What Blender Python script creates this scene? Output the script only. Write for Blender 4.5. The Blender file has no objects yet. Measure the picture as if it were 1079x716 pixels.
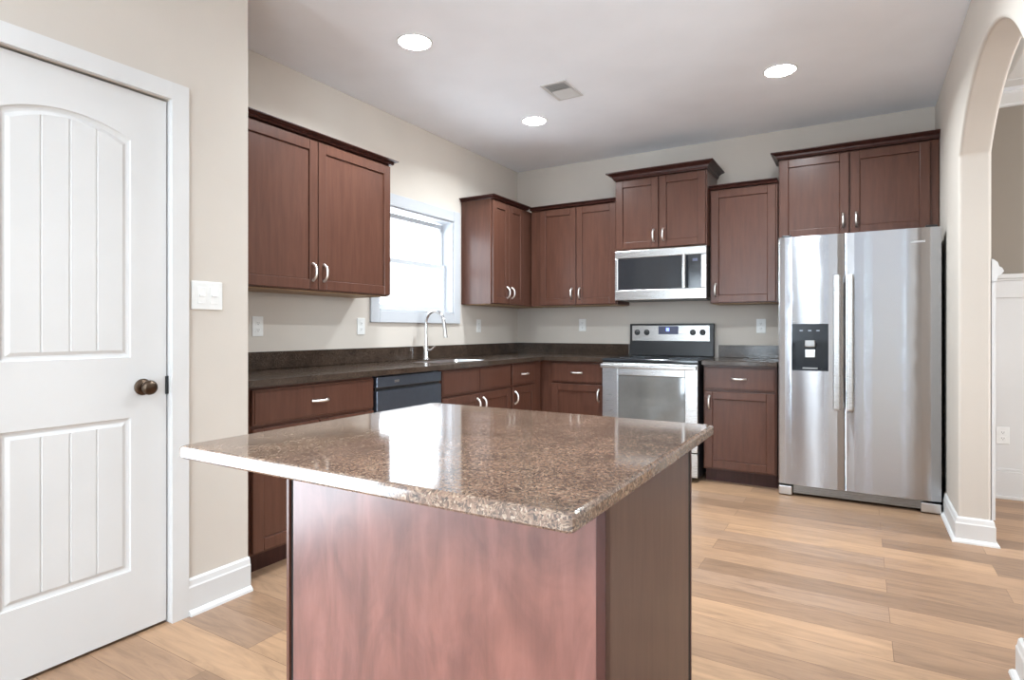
import bpy, bmesh, math, random
from mathutils import Vector, Matrix
random.seed(7)
PI = math.pi
scn = bpy.context.scene
COL = scn.collection

# ------------------------------------------------------------------ camera
cam_d = bpy.data.cameras.new('camera')
cam = bpy.data.objects.new('camera', cam_d)
COL.objects.link(cam)
cam.location = (0, 0, 1.141)
cam.rotation_euler = (PI / 2, 0, 0.5362)
cam_d.sensor_width = 36.0
cam_d.sensor_fit = 'HORIZONTAL'
cam_d.lens = 618.45 * 36.0 / 1079.0
cam_d.shift_y = (347.68 - 358.0) / 1079.0
cam_d.clip_start = 0.02
scn.camera = cam

# ------------------------------------------------------------------ light set-up
EXPOSURE = 0.20
WORLD = 4.0            # overcast sky seen through the windows
SKY_KITCHEN = 10.0     # W, daylight entering by the kitchen window
SKY_PATIO = 135.0      # W, daylight by the glazed patio door on the left behind the camera
SLIT_FILL = 27.0        # W per m2 of the narrow rear windows added to streak the fridge
REAR_FILL = 55.0        # W per m2 of rear glazing added to light the kitchen
SKY_DINING = 150.0
LAMP = 23.0             # W per recessed lamp
LENS = 40.0            # radiance of a lamp lens

scn.view_settings.view_transform = 'Standard'
scn.view_settings.look = 'None'
scn.view_settings.exposure = EXPOSURE
scn.view_settings.gamma = 1.0
scn.view_settings.use_curve_mapping = False
scn.cycles.use_denoising = True
scn.cycles.max_bounces = 12
scn.cycles.diffuse_bounces = 6
scn.cycles.glossy_bounces = 5
scn.cycles.transparent_max_bounces = 12
scn.cycles.sample_clamp_indirect = 6.0
scn.cycles.caustics_reflective = False
scn.cycles.caustics_refractive = False

world = bpy.data.worlds.new('world')
scn.world = world
world.use_nodes = True
bg = world.node_tree.nodes['Background']
bg.inputs['Color'].default_value = (0.92, 0.96, 1.0, 1)
bg.inputs['Strength'].default_value = WORLD


def area(name, loc, rot, sx, sy, power, color=(1, 1, 1), shape='RECTANGLE', spread=PI):
    d = bpy.data.lights.new(name, 'AREA')
    d.shape = shape
    d.size = sx
    d.size_y = sy
    d.energy = power
    d.color = color
    d.spread = spread
    o = bpy.data.objects.new(name, d)
    COL.objects.link(o)
    o.location = loc
    o.rotation_euler = rot
    return o


COOL = (0.71, 0.87, 1.0)
# daylight at the glass of each window (just outside it, pointing in)
area('window_daylight', (-3.20, 3.595, 1.675), (0, -PI / 2, 0), 0.78, 0.90, SKY_KITCHEN, COOL)
REAR_ADDED = [(-2.20, -1.40, 0.35, 2.4), (-1.13, -1.05, 0.12, 2.5), (-0.83, -0.74, 0.12, 2.5), (-0.50, -0.42, 0.12, 2.5), (-0.09, 0.01, 0.12, 2.5),
        (0.72, 0.86, 0.12, 2.5), (1.25, 2.95, 0.35, 2.5)]  # added out of view: slits streak the fridge, wide ones light the kitchen
PY0, PY1, PZ0, PZ1 = -1.75, 0.15, 0.09, 2.10
area('window_daylight', (-2.52, (PY0 + PY1) / 2, (PZ0 + PZ1) / 2), (0, -PI / 2, 0), PZ1 - PZ0, PY1 - PY0, SKY_PATIO, COOL)
for (a, b, z0, z1) in REAR_ADDED:  # unseen rear windows, added as light sources
    area('window_daylight', ((a + b) / 2, -4.22, (z0 + z1) / 2), (PI / 2, 0, 0), b - a, z1 - z0,
         (REAR_FILL if b - a > 0.5 else SLIT_FILL) * (b - a) * (z1 - z0), COOL)
area('window_daylight', (3.82, 3.2, 1.6), (0, PI / 2, 0), 1.3, 1.6, SKY_DINING, (0.9, 0.96, 1.0))

# ------------------------------------------------------------------ room numbers
XL, YB, XP, XR, HC = -2.996, 5.1485, -2.32, 0.455, 2.74
YP = 1.631            # end of the pantry wall


# ------------------------------------------------------------------ materials
def new_mat(name):
    m = bpy.data.materials.new(name)
    m.use_nodes = True
    nt = m.node_tree
    b = nt.nodes['Principled BSDF']
    return m, nt, b


def N(nt, typ, **kw):
    n = nt.nodes.new(typ)
    for k, v in kw.items():
        if hasattr(n, k):
            setattr(n, k, v)
        else:
            n.inputs[k].default_value = v
    return n


def L(nt, a, ao, b, bi):
    nt.links.new(a.outputs[ao], b.inputs[bi])


def ramp(nt, stops):
    r = nt.nodes.new('ShaderNodeValToRGB')
    el = r.color_ramp.elements
    while len(el) < len(stops):
        el.new(0.5)
    for e, (p, c) in zip(el, stops):
        e.position = p
        e.color = (*c, 1)
    return r


def srgb(r, g, b):
    f = lambda c: (c / 255 / 12.92) if c / 255 <= 0.04045 else ((c / 255 + 0.055) / 1.055) ** 2.4
    return (f(r), f(g), f(b))


def mapping(nt, scale=(1, 1, 1), rot=(0, 0, 0)):
    tc = nt.nodes.new('ShaderNodeTexCoord')
    mp = nt.nodes.new('ShaderNodeMapping')
    mp.inputs['Scale'].default_value = scale
    mp.inputs['Rotation'].default_value = rot
    L(nt, tc, 'Object', mp, 'Vector')
    return mp


def paint(name, col, rough=0.6, bump=0.0, scale=180.0, spec=0.3):
    m, nt, b = new_mat(name)
    b.inputs['Roughness'].default_value = rough
    b.inputs['Specular IOR Level'].default_value = spec
    mp = mapping(nt)
    n1 = N(nt, 'ShaderNodeTexNoise')
    n1.inputs['Scale'].default_value = 2.5
    n1.inputs['Detail'].default_value = 3
    L(nt, mp, 'Vector', n1, 'Vector')
    c = Vector(col)
    r = ramp(nt, [(0.3, tuple(c * 0.97)), (0.7, tuple(c * 1.02))])
    L(nt, n1, 'Fac', r, 'Fac')
    L(nt, r, 'Color', b, 'Base Color')
    if bump:
        n2 = N(nt, 'ShaderNodeTexNoise')
        n2.inputs['Scale'].default_value = scale
        n2.inputs['Detail'].default_value = 2
        L(nt, mp, 'Vector', n2, 'Vector')
        bp = N(nt, 'ShaderNodeBump')
        bp.inputs['Strength'].default_value = bump
        bp.inputs['Distance'].default_value = 0.002
        L(nt, n2, 'Fac', bp, 'Height')
        L(nt, bp, 'Normal', b, 'Normal')
    return m


def wood(name, dark, mid, light, rough=0.3, grain=(18, 18, 1.6), coat=0.0, mottled=0.0):
    m, nt, b = new_mat(name)
    mp = mapping(nt, grain)
    n1 = N(nt, 'ShaderNodeTexNoise')
    n1.inputs['Scale'].default_value = 2.2
    n1.inputs['Detail'].default_value = 6
    n1.inputs['Roughness'].default_value = 0.6
    n1.inputs['Distortion'].default_value = 0.4
    L(nt, mp, 'Vector', n1, 'Vector')
    r = ramp(nt, [(0.3, dark), (0.52, mid), (0.75, light)])
    L(nt, n1, 'Fac', r, 'Fac')
    out = (r, 'Color')
    if mottled:
        mp2 = mapping(nt, (5, 5, 2.2))
        n2 = N(nt, 'ShaderNodeTexNoise')
        n2.inputs['Scale'].default_value = 2.0
        n2.inputs['Detail'].default_value = 5
        n2.inputs['Roughness'].default_value = 0.55
        n2.inputs['Distortion'].default_value = 1.2
        L(nt, mp2, 'Vector', n2, 'Vector')
        r2 = ramp(nt, [(0.3, (0.72, 0.70, 0.72)), (0.7, (1.2, 1.18, 1.16))])
        L(nt, n2, 'Fac', r2, 'Fac')
        mx = N(nt, 'ShaderNodeMix', data_type='RGBA', blend_type='MULTIPLY')
        mx.inputs['Factor'].default_value = mottled
        nt.links.new(r.outputs['Color'], mx.inputs[6])
        nt.links.new(r2.outputs['Color'], mx.inputs[7])
        nt.links.new(mx.outputs[2], b.inputs['Base Color'])
    else:
        L(nt, r, 'Color', b, 'Base Color')
    b.inputs['Roughness'].default_value = rough
    b.inputs['Specular IOR Level'].default_value = 0.28
    b.inputs['Coat Weight'].default_value = coat
    b.inputs['Coat Roughness'].default_value = 0.22
    return m


def metal(name, col, rough=0.3, aniso=0.0, metallic=1.0):
    m, nt, b = new_mat(name)
    b.inputs['Base Color'].default_value = (*col, 1)
    b.inputs['Metallic'].default_value = metallic
    b.inputs['Roughness'].default_value = rough
    b.inputs['Anisotropic'].default_value = aniso
    mp = mapping(nt, (1, 1, 60))
    n1 = N(nt, 'ShaderNodeTexNoise')
    n1.inputs['Scale'].default_value = 8
    L(nt, mp, 'Vector', n1, 'Vector')
    mr = N(nt, 'ShaderNodeMapRange')
    mr.inputs['To Min'].default_value = rough * 0.9
    mr.inputs['To Max'].default_value = rough * 1.1
    L(nt, n1, 'Fac', mr, 'Value')
    L(nt, mr, 'Result', b, 'Roughness')
    return m


def plain(name, col, rough=0.4, spec=0.5, metallic=0.0, coat=0.0, noise=0.03):
    m, nt, b = new_mat(name)
    mp = mapping(nt)
    n1 = N(nt, 'ShaderNodeTexNoise')
    n1.inputs['Scale'].default_value = 30
    L(nt, mp, 'Vector', n1, 'Vector')
    c = Vector(col)
    r = ramp(nt, [(0.3, tuple(c * (1 - noise))), (0.7, tuple(c * (1 + noise)))])
    L(nt, n1, 'Fac', r, 'Fac')
    L(nt, r, 'Color', b, 'Base Color')
    b.inputs['Roughness'].default_value = rough
    b.inputs['Specular IOR Level'].default_value = spec
    b.inputs['Metallic'].default_value = metallic
    b.inputs['Coat Weight'].default_value = coat
    return m


def emit(name, col, strength):
    m, nt, b = new_mat(name)
    b.inputs['Base Color'].default_value = (*col, 1)
    b.inputs['Emission Color'].default_value = (*col, 1)
    b.inputs['Emission Strength'].default_value = strength
    return m


M = {}
M['wall'] = paint('wall_greige_paint', srgb(200, 191, 181), 0.7, 0.12)
M['ceiling'] = paint('ceiling_flat_white', srgb(245, 247, 252), 0.85, 0.2, 90)
M['trim'] = paint('white_semigloss_trim', srgb(210, 208, 206), 0.4, 0.0, spec=0.4)
M['taupe'] = paint('dining_taupe_paint', srgb(140, 130, 119), 0.7, 0.12)
M['cherry'] = wood('dark_cherry_wood', (0.076, 0.031, 0.020), (0.092, 0.038, 0.025), (0.108, 0.046, 0.030), 0.30, coat=0.10)
M['cherry_brown'] = wood('brown_cherry_panel', (0.066, 0.034, 0.025), (0.085, 0.045, 0.034), (0.105, 0.057, 0.043), 0.38, coat=0.2)
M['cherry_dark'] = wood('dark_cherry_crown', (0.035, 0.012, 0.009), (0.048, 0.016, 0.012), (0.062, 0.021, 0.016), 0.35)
M['cabinet_inside'] = wood('natural_maple_underside', srgb(150, 118, 84), srgb(165, 132, 96), srgb(178, 145, 108), 0.5)
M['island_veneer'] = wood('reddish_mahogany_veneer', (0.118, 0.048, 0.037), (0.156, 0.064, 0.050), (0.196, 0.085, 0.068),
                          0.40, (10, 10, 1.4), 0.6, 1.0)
M['nickel'] = metal('satin_nickel', (0.88, 0.83, 0.79), 0.4)
M['chrome'] = metal('brushed_chrome', (0.80, 0.80, 0.80), 0.18)
M['steel'] = metal('brushed_stainless_steel', (0.66, 0.66, 0.66), 0.30)
M['steel_light'] = metal('bright_stainless_steel', (0.56, 0.555, 0.55), 0.28)
M['steel_dark'] = metal('dark_stainless_steel', (0.32, 0.31, 0.30), 0.35)
M['black'] = plain('black_plastic', (0.012, 0.012, 0.013), 0.35)
M['black_glass'] = plain('black_glass', (0.022, 0.024, 0.028), 0.10, 0.6)
M['bronze'] = plain('aged_bronze', (0.10, 0.07, 0.05), 0.3, 0.5, 1.0)
M['outlet'] = plain('white_outlet_plastic', srgb(226, 225, 222), 0.35)
M['slot'] = plain('dark_slot', (0.06, 0.06, 0.06), 0.6)
M['shadow_gap'] = plain('black_gap_shade', (0.006, 0.005, 0.005), 0.7)  # black that stands in for shade in the island gaps
M['vinyl'] = paint('white_vinyl_sash', srgb(188, 190, 194), 0.4)
M['vent_grey'] = plain('grey_vent_duct', srgb(172, 172, 170), 0.7)
M['lens'] = emit('lamp_lens', (1.0, 0.98, 0.95), LENS)
M['lcd'] = emit('blue_display', (0.25, 0.33, 1.0), 1.6)
M['lcd_dim'] = plain('dim_display', (0.10, 0.11, 0.17), 0.1)
M['icon'] = plain('grey_print', (0.30, 0.34, 0.40), 0.4)

# stainless fridge doors: brushed, slightly wavy sheet so reflections smear into vertical streaks
m, nt, b = new_mat('fridge_brushed_steel')
nt.nodes.remove(b)
b = N(nt, 'ShaderNodeBsdfAnisotropic')
b.inputs['Color'].default_value = (0.49, 0.50, 0.525, 1)
b.inputs['Roughness'].default_value = 0.155
b.inputs['Anisotropy'].default_value = 0.84
tg = N(nt, 'ShaderNodeCombineXYZ')
tg.inputs['X'].default_value = 1.0
L(nt, tg, 'Vector', b, 'Tangent')
L(nt, b, 'BSDF', nt.nodes['Material Output'], 'Surface')
mp = mapping(nt, (7.0, 1.0, 5.0))
n1 = N(nt, 'ShaderNodeTexNoise')
n1.inputs['Scale'].default_value = 1.0
n1.inputs['Detail'].default_value = 1.0
L(nt, mp, 'Vector', n1, 'Vector')
bp = N(nt, 'ShaderNodeBump')
bp.inputs['Strength'].default_value = 1.0
bp.inputs['Distance'].default_value = 0.0006
L(nt, n1, 'Fac', bp, 'Height')
L(nt, bp, 'Normal', b, 'Normal')
M['fridge'] = m

# window glass
m, nt, b = new_mat('clear_window_glass')
nt.nodes.remove(b)
tr = N(nt, 'ShaderNodeBsdfTransparent')
gl = N(nt, 'ShaderNodeBsdfGlossy')
gl.inputs['Roughness'].default_value = 0.02
fr = N(nt, 'ShaderNodeMapRange')
lw = N(nt, 'ShaderNodeLayerWeight')
pw = N(nt, 'ShaderNodeMath', operation='POWER')
pw.inputs[1].default_value = 4.0
L(nt, lw, 'Facing', pw, 0)
L(nt, pw, 'Value', fr, 'Value')
fr.inputs['To Min'].default_value = 0.03
fr.inputs['To Max'].default_value = 0.6
mx = N(nt, 'ShaderNodeMixShader')
L(nt, fr, 'Result', mx, 'Fac')
L(nt, tr, 'BSDF', mx, 1)
L(nt, gl, 'BSDF', mx, 2)
L(nt, mx, 'Shader', nt.nodes['Material Output'], 'Surface')
M['glass'] = m


def granite(name, gain, rough=0.07):
    m, nt, b = new_mat(name)
    mp = mapping(nt)
    v = N(nt, 'ShaderNodeTexVoronoi', feature='F1')
    v.inputs['Scale'].default_value = 330
    v.inputs['Randomness'].default_value = 1
    n0 = N(nt, 'ShaderNodeTexNoise')
    n0.inputs['Scale'].default_value = 40
    n0.inputs['Detail'].default_value = 4
    L(nt, mp, 'Vector', n0, 'Vector')
    va = N(nt, 'ShaderNodeMixRGB', blend_type='ADD')
    va.inputs['Fac'].default_value = 0.03
    L(nt, mp, 'Vector', va, 'Color1')
    L(nt, n0, 'Color', va, 'Color2')
    L(nt, va, 'Color', v, 'Vector')
    sep = N(nt, 'ShaderNodeSeparateColor')
    L(nt, v, 'Color', sep, 'Color')
    g = gain
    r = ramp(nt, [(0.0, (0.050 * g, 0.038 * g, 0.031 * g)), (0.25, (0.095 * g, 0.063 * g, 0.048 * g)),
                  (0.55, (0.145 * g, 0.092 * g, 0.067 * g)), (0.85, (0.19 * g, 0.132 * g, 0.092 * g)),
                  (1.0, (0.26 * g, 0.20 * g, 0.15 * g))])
    L(nt, sep, 'Red', r, 'Fac')
    n1 = N(nt, 'ShaderNodeTexNoise')
    n1.inputs['Scale'].default_value = 11
    n1.inputs['Detail'].default_value = 4
    L(nt, mp, 'Vector', n1, 'Vector')
    r2 = ramp(nt, [(0.35, (0.78, 0.77, 0.77)), (0.65, (1.18, 1.15, 1.12))])
    L(nt, n1, 'Fac', r2, 'Fac')
    mx = N(nt, 'ShaderNodeMix', data_type='RGBA', blend_type='MULTIPLY')
    mx.inputs['Factor'].default_value = 1.0
    nt.links.new(r.outputs['Color'], mx.inputs[6])
    nt.links.new(r2.outputs['Color'], mx.inputs[7])
    nt.links.new(mx.outputs[2], b.inputs['Base Color'])
    b.inputs['Roughness'].default_value = rough
    b.inputs['Specular IOR Level'].default_value = 0.6 if rough < 0.1 else 0.32
    return m


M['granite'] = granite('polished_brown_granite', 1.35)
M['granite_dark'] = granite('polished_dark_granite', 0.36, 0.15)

# floor planks, running along x
m, nt, b = new_mat('oak_plank_floor')
mp = mapping(nt)
br = N(nt, 'ShaderNodeTexBrick')
br.offset = 0.37
br.offset_frequency = 2
br.squash = 1
br.inputs['Scale'].default_value = 1
br.inputs['Brick Width'].default_value = 1.22
br.inputs['Row Height'].default_value = 0.155
br.inputs['Mortar Size'].default_value = 0.0012
br.inputs['Mortar Smooth'].default_value = 0.2
br.inputs['Color1'].default_value = (0, 0, 0, 1)
br.inputs['Color2'].default_value = (1, 1, 1, 1)
br.inputs['Mortar'].default_value = (0.5, 0.5, 0.5, 1)
L(nt, mp, 'Vector', br, 'Vector')
tone = ramp(nt, [(0.0, srgb(128, 101, 80)), (0.35, srgb(150, 119, 94)), (0.65, srgb(168, 134, 104)), (1.0, srgb(142, 115, 95))])
L(nt, br, 'Color', tone, 'Fac')
mp2 = mapping(nt, (2.2, 17, 1))
off = N(nt, 'ShaderNodeVectorMath', operation='MULTIPLY_ADD')
off.inputs[1].default_value = (7.3, 7.3, 7.3)
nt.links.new(br.outputs['Color'], off.inputs[0])
nt.links.new(mp2.outputs['Vector'], off.inputs[2])
g1 = N(nt, 'ShaderNodeTexNoise')
g1.inputs['Scale'].default_value = 1.5
g1.inputs['Detail'].default_value = 7
g1.inputs['Roughness'].default_value = 0.62
g1.inputs['Distortion'].default_value = 1.3
L(nt, off, 'Vector', g1, 'Vector')
gr = ramp(nt, [(0.28, (0.58, 0.57, 0.58)), (0.5, (1.0, 1.0, 1.0)), (0.72, (1.28, 1.27, 1.24))])
L(nt, g1, 'Fac', gr, 'Fac')
mx = N(nt, 'ShaderNodeMix', data_type='RGBA', blend_type='MULTIPLY')
mx.inputs['Factor'].default_value = 0.7
nt.links.new(tone.outputs['Color'], mx.inputs[6])
nt.links.new(gr.outputs['Color'], mx.inputs[7])
mo = N(nt, 'ShaderNodeMix', data_type='RGBA', blend_type='MIX')
nt.links.new(br.outputs['Fac'], mo.inputs[0])
nt.links.new(mx.outputs[2], mo.inputs[6])
mo.inputs[7].default_value = (*srgb(110, 84, 64), 1)
nt.links.new(mo.outputs[2], b.inputs['Base Color'])
b.inputs['Roughness'].default_value = 0.42
b.inputs['Specular IOR Level'].default_value = 0.4
M['floor'] = m


# ------------------------------------------------------------------ mesh helpers
def origin(o):
    v = Vector((0, 0, 0))
    while o is not None:
        v += o.location
        o = o.parent
    return v


class MB:
    def __init__(self):
        self.v, self.f = [], []

    def add(self, vs, fs):
        n = len(self.v)
        self.v += [tuple(p) for p in vs]
        self.f += [tuple(i + n for i in f) for f in fs]
        return self

    def box(self, x0, x1, y0, y1, z0, z1):
        vs = [(x, y, z) for x in (x0, x1) for y in (y0, y1) for z in (z0, z1)]
        return self.add(vs, [(0, 1, 3, 2), (4, 6, 7, 5), (0, 4, 5, 1), (2, 3, 7, 6), (0, 2, 6, 4), (1, 5, 7, 3)])

    def loft(self, rings, cap=True, closed=True):
        n = len(rings[0])
        vs = [p for r in rings for p in r]
        fs = []
        for i in range(len(rings) - 1):
            for j in range(n if closed else n - 1):
                k = (j + 1) % n
                fs.append((i * n + j, i * n + k, (i + 1) * n + k, (i + 1) * n + j))
        if cap:
            fs.append(tuple(range(n))[::-1])
            fs.append(tuple((len(rings) - 1) * n + j for j in range(n)))
        return self.add(vs, fs)

    def prism(self, poly, axis, a, b):
        """poly: 2-D points in the two axes other than `axis` (in x,y,z order)"""
        def mk(p, t):
            q = list(p)
            q.insert(axis, t)
            return tuple(q)
        return self.loft([[mk(p, a) for p in poly], [mk(p, b) for p in poly]])

    def tube(self, pts, r, seg=12, radii=None):
        pts = [Vector(p) for p in pts]
        rings = []
        up = None
        for i, p in enumerate(pts):
            t = (pts[min(i + 1, len(pts) - 1)] - pts[max(i - 1, 0)]).normalized()
            if up is None:
                up = Vector((0, 0, 1)) if abs(t.z) < 0.9 else Vector((1, 0, 0))
            a = t.cross(up).normalized()
            c = a.cross(t).normalized()
            up = c
            rr = radii[i] if radii else r
            rings.append([p + a * math.cos(2 * PI * j / seg) * rr + c * math.sin(2 * PI * j / seg) * rr for j in range(seg)])
        return self.loft(rings)

    def lathe(self, prof, center, axis=(0, 0, 1), seg=32):
        ax = Vector(axis).normalized()
        h = Vector((1, 0, 0)) if abs(ax.x) < 0.9 else Vector((0, 1, 0))
        a = ax.cross(h).normalized()
        c = ax.cross(a).normalized()
        ce = Vector(center)
        rings = [[ce + ax * t + (a * math.cos(2 * PI * j / seg) + c * math.sin(2 * PI * j / seg)) * max(r, 1e-4)
                  for j in range(seg)] for r, t in prof]
        return self.loft(rings)

    def build(self, name, mat, parent=None, bevel=0.0, smooth=False, seg=2):
        if parent is not None:
            o0 = origin(parent)
        else:
            xs, ys, zs = zip(*self.v)
            o0 = Vector(((min(xs) + max(xs)) / 2, (min(ys) + max(ys)) / 2, min(zs)))
        me = bpy.data.meshes.new(name)
        bm = bmesh.new()
        vv = [bm.verts.new(Vector(p) - o0) for p in self.v]
        for f in self.f:
            try:
                bm.faces.new([vv[i] for i in f])
            except ValueError:
                pass
        bmesh.ops.recalc_face_normals(bm, faces=bm.faces)
        bm.to_mesh(me)
        bm.free()
        o = bpy.data.objects.new(name, me)
        COL.objects.link(o)
        if parent is not None:
            o.parent = parent
        else:
            o.location = o0
        me.materials.append(M[mat] if isinstance(mat, str) else mat)
        if smooth:
            for p in me.polygons:
                p.use_smooth = True
            es = o.modifiers.new('edges', 'EDGE_SPLIT')
            es.split_angle = math.radians(40)
        if bevel:
            md = o.modifiers.new('bevel', 'BEVEL')
            md.width = bevel
            md.segments = seg
            md.limit_method = 'ANGLE'
            md.angle_limit = math.radians(35)
        return o


def box(*a):
    return MB().box(*a)


def thing(name, label, cat, loc, group=None):
    o = bpy.data.objects.new(name, None)
    o.empty_display_size = 0.1
    COL.objects.link(o)
    o.location = loc
    return tag(o, label, cat, group)


def tag(o, label, cat, group=None):
    o['label'] = label
    o['category'] = cat
    if group:
        o['group'] = group
    return o


def struct(o, label=None):
    o['kind'] = 'structure'
    if label:
        o['label'] = label
    return o


# ================================================================== SETTING
struct(box(-2.5, 3.6, -4.2, YB + 0.15, -0.12, 0.0).build('floor', 'floor'), 'light oak plank floor')
# extra strip of floor under the left run
fl = bpy.data.objects['floor']
me = fl.data
bm = bmesh.new()
bm.from_mesh(me)
o0 = fl.location
vs = [bm.verts.new(Vector((x, y, z)) - o0) for z in (-0.12, 0) for (x, y) in ((-3.15, 0.35), (-2.5, 0.35), (-2.5, YB + .15), (-3.15, YB + .15))]
for f in ((0, 1, 2, 3), (4, 7, 6, 5), (0, 4, 5, 1), (2, 6, 7, 3), (0, 3, 7, 4)):
    bm.faces.new([vs[i] for i in f])
bm.to_mesh(me)
bm.free()

M['carpet'] = paint('pale_bounce_carpet', srgb(192, 190, 187), 0.95, 0.5, 400, spec=0.1)  # unseen carpet added to bounce neutral light onto the ceiling
struct(box(-2.30, 3.58, -4.03, -0.75, 0.0005, 0.012).build('floor_bounce_carpet', 'carpet'), 'pale carpet added behind the viewer to bounce light')

# ceiling with openings left whole: lamps sit in shallow trims under it
struct(box(-3.2, 3.8, -4.3, YB + 0.2, HC, HC + 0.15).build('ceiling', 'ceiling'), 'flat white ceiling')

# left wall with window opening
WY0, WY1, WZ0, WZ1 = 3.150, 4.050, 1.285, 2.065
w = MB()
w.box(XL - 0.15, XL, YP - 0.12, WY0, 0, HC)
w.box(XL - 0.15, XL, WY1, YB + 0.15, 0, HC)
w.box(XL - 0.15, XL, WY0, WY1, 0, WZ0)
w.box(XL - 0.15, XL, WY0, WY1, WZ1, HC)
struct(w.build('wall_left', 'wall'), 'greige kitchen wall with the window')
struct(box(XL, 0.596, YB, YB + 0.15, 0, HC).build('wall_back', 'wall'), 'greige wall behind the range')
# pantry wall with the door hole and its return
DY0, DY1, DZ = 0.628, 1.288, 2.040
w = MB()
w.prism([(-4.05, 0), (PY0, 0), (PY0, PZ1), (PY1, PZ1), (PY1, 0), (DY0, 0), (DY0, DZ), (DY1, DZ), (DY1, 0), (YP, 0), (YP, HC), (-4.05, HC)], 0, XP - 0.12, XP)
w.box(XL, XP - 0.12, YP - 0.12, YP, 0, HC)
struct(w.build('wall_pantry', 'wall', bevel=0.006), 'greige wall around the white panel door')
w = MB()
w.box(-3.15, -3.05, 0.35, YP - 0.121, 0, HC)
w.box(-3.05, XP - 0.121, 0.35, 0.43, 0, HC)
struct(w.build('wall_pantry_inside', 'wall'), 'inner walls of the closed pantry')
# room behind the camera
w = MB()
xs = [-2.44] + [c for r in REAR_ADDED for c in r[:2]] + [3.75]
for i in range(0, len(xs), 2):
    w.box(xs[i], xs[i + 1], -4.2, -4.05, 0, HC)
for (a, b_, z0, z1) in REAR_ADDED:
    w.box(a, b_, -4.2, -4.05, 0, z0)
    w.box(a, b_, -4.2, -4.05, z1, HC)
struct(w.build('wall_rear', 'wall'), 'greige wall behind the viewer')
w = MB()
w.box(3.6, 3.75, -4.2, 2.55, 0, HC)
w.box(3.6, 3.75, 3.85, YB + 0.15, 0, HC)
w.box(3.6, 3.75, 2.55, 3.85, 0, 0.8)
w.box(3.6, 3.75, 2.55, 3.85, 2.4, HC)
struct(w.build('wall_far_right', 'taupe'), 'far side wall of the dining room')
struct(box(XR + 0.141, 3.6, 1.05, 1.19, 0, HC).build('wall_dining_front', 'wall'), 'wall between dining room and great room')
struct(box(0.596, 3.6, YB, YB + 0.15, 0, HC).build('wall_dining', 'taupe'), 'taupe dining room wall above the white wainscot')

# right wall with the arch
AY0, AY1, AS, AR = 2.500, 3.969, 2.08, 0.31
half = (AY1 - AY0) / 2
R = (half ** 2 + AR ** 2) / (2 * AR)
arc = []
for i in range(33):
    y = AY0 + (AY1 - AY0) * i / 32
    z = AS + AR - R + math.sqrt(max(R * R - (y - (AY0 + AY1) / 2) ** 2, 0))
    arc.append((y, z))
w = MB()
w.prism([(1.05, 0), (AY0, 0)] + arc + [(AY1, 0), (YB, 0), (YB, HC), (1.05, HC)], 0, XR, 0.596)
struct(w.build('wall_right', 'wall', bevel=0.016, seg=4), 'greige wall with the arched opening beside the fridge')


def skirting(name, pts, label, h=0.135, t=0.016):
    """baseboard with shoe moulding along a polyline; room lies to the left of the direction of travel"""
    P2 = [Vector(p) for p in pts]
    nn = []
    for i in range(len(P2)):
        ds = []
        if i > 0:
            ds.append((P2[i] - P2[i - 1]).normalized())
        if i < len(P2) - 1:
            ds.append((P2[i + 1] - P2[i]).normalized())
        ns = [Vector((-d.y, d.x)) for d in ds]
        if len(ns) == 1:
            nn.append(ns[0])
        else:
            mm = (ns[0] + ns[1])
            nn.append(mm / max(mm.dot(ns[0]), 0.2))
    prof = [(0.0005, 0.0), (t + 0.016, 0.0), (t + 0.014, 0.010), (t + 0.007, 0.018), (t, 0.021), (t, h - 0.035), (t - 0.003, h - 0.028),
            (t - 0.006, h - 0.008), (t - 0.012, h), (0.0005, h)]
    rings = [[(p.x + n.x * d, p.y + n.y * d, z) for d, z in prof] for p, n in zip(P2, nn)]
    return struct(MB().loft(rings).build(name, 'trim'), label)


skirting('baseboard_left', [(XP, DY1 + 0.067), (XP, YP)][::-1], 'white baseboard beside the panel door', 0.145)
skirting('baseboard_right', [(0.596, YB - 0.03), (0.596, AY1), (XR, AY1), (XR, 4.50)], 'white baseboard wrapping the arch jamb')
skirting('baseboard_arch', [(XR, 1.1), (XR, AY0), (0.596, AY0), (0.596, 1.25)], 'white baseboard around the near arch jamb')
skirting('baseboard_rear', [(-2.31, -4.05), (3.59, -4.05)], 'white baseboard under the rear windows')

# wainscot of the dining room
def wainscot(axis):
    w = MB()
    return w


w = MB()
yb = YB
w.box(0.63, 3.59, yb - 0.014, yb - 0.0005, 0.0, 1.50)
w.box(0.63, 3.59, yb - 0.030, yb - 0.014, 0.0, 0.185)
w.box(0.63, 3.59, yb - 0.022, yb - 0.014, 0.185, 0.205)
w.box(0.63, 3.59, yb - 0.045, yb - 0.030, 0.0, 0.02)
w.box(0.63, 3.59, yb - 0.030, yb - 0.014, 1.36, 1.48)
w.box(0.63, 3.59, yb - 0.055, yb - 0.0005, 1.49, 1.52)
w.box(0.63, 3.59, yb - 0.042, yb - 0.014, 1.475, 1.49)
for x in (1.35, 2.1, 2.85):
    w.box(x, x + 0.09, yb - 0.028, yb - 0.014, 0.205, 1.36)
struct(w.build('trim_2', 'trim', bevel=0.003), 'white wainscot on the dining room wall')
# wainscot on the dining side of the arch stub, with its moulded cap seen in profile
w = MB()
w.box(0.5965, 0.612, AY1 + 0.004, yb - 0.056, 0.136, 1.40)
prof = [(0.5965, 1.39), (0.618, 1.40), (0.622, 1.425), (0.640, 1.440), (0.648, 1.452), (0.640, 1.470), (0.628, 1.478), (0.622, 1.50),
        (0.606, 1.515), (0.5965, 1.52)]
w.prism(prof, 1, AY1 + 0.004, yb - 0.056)
struct(w.build('trim_3', 'trim', bevel=0.001), 'white chair rail end beside the arch jamb')
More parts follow.
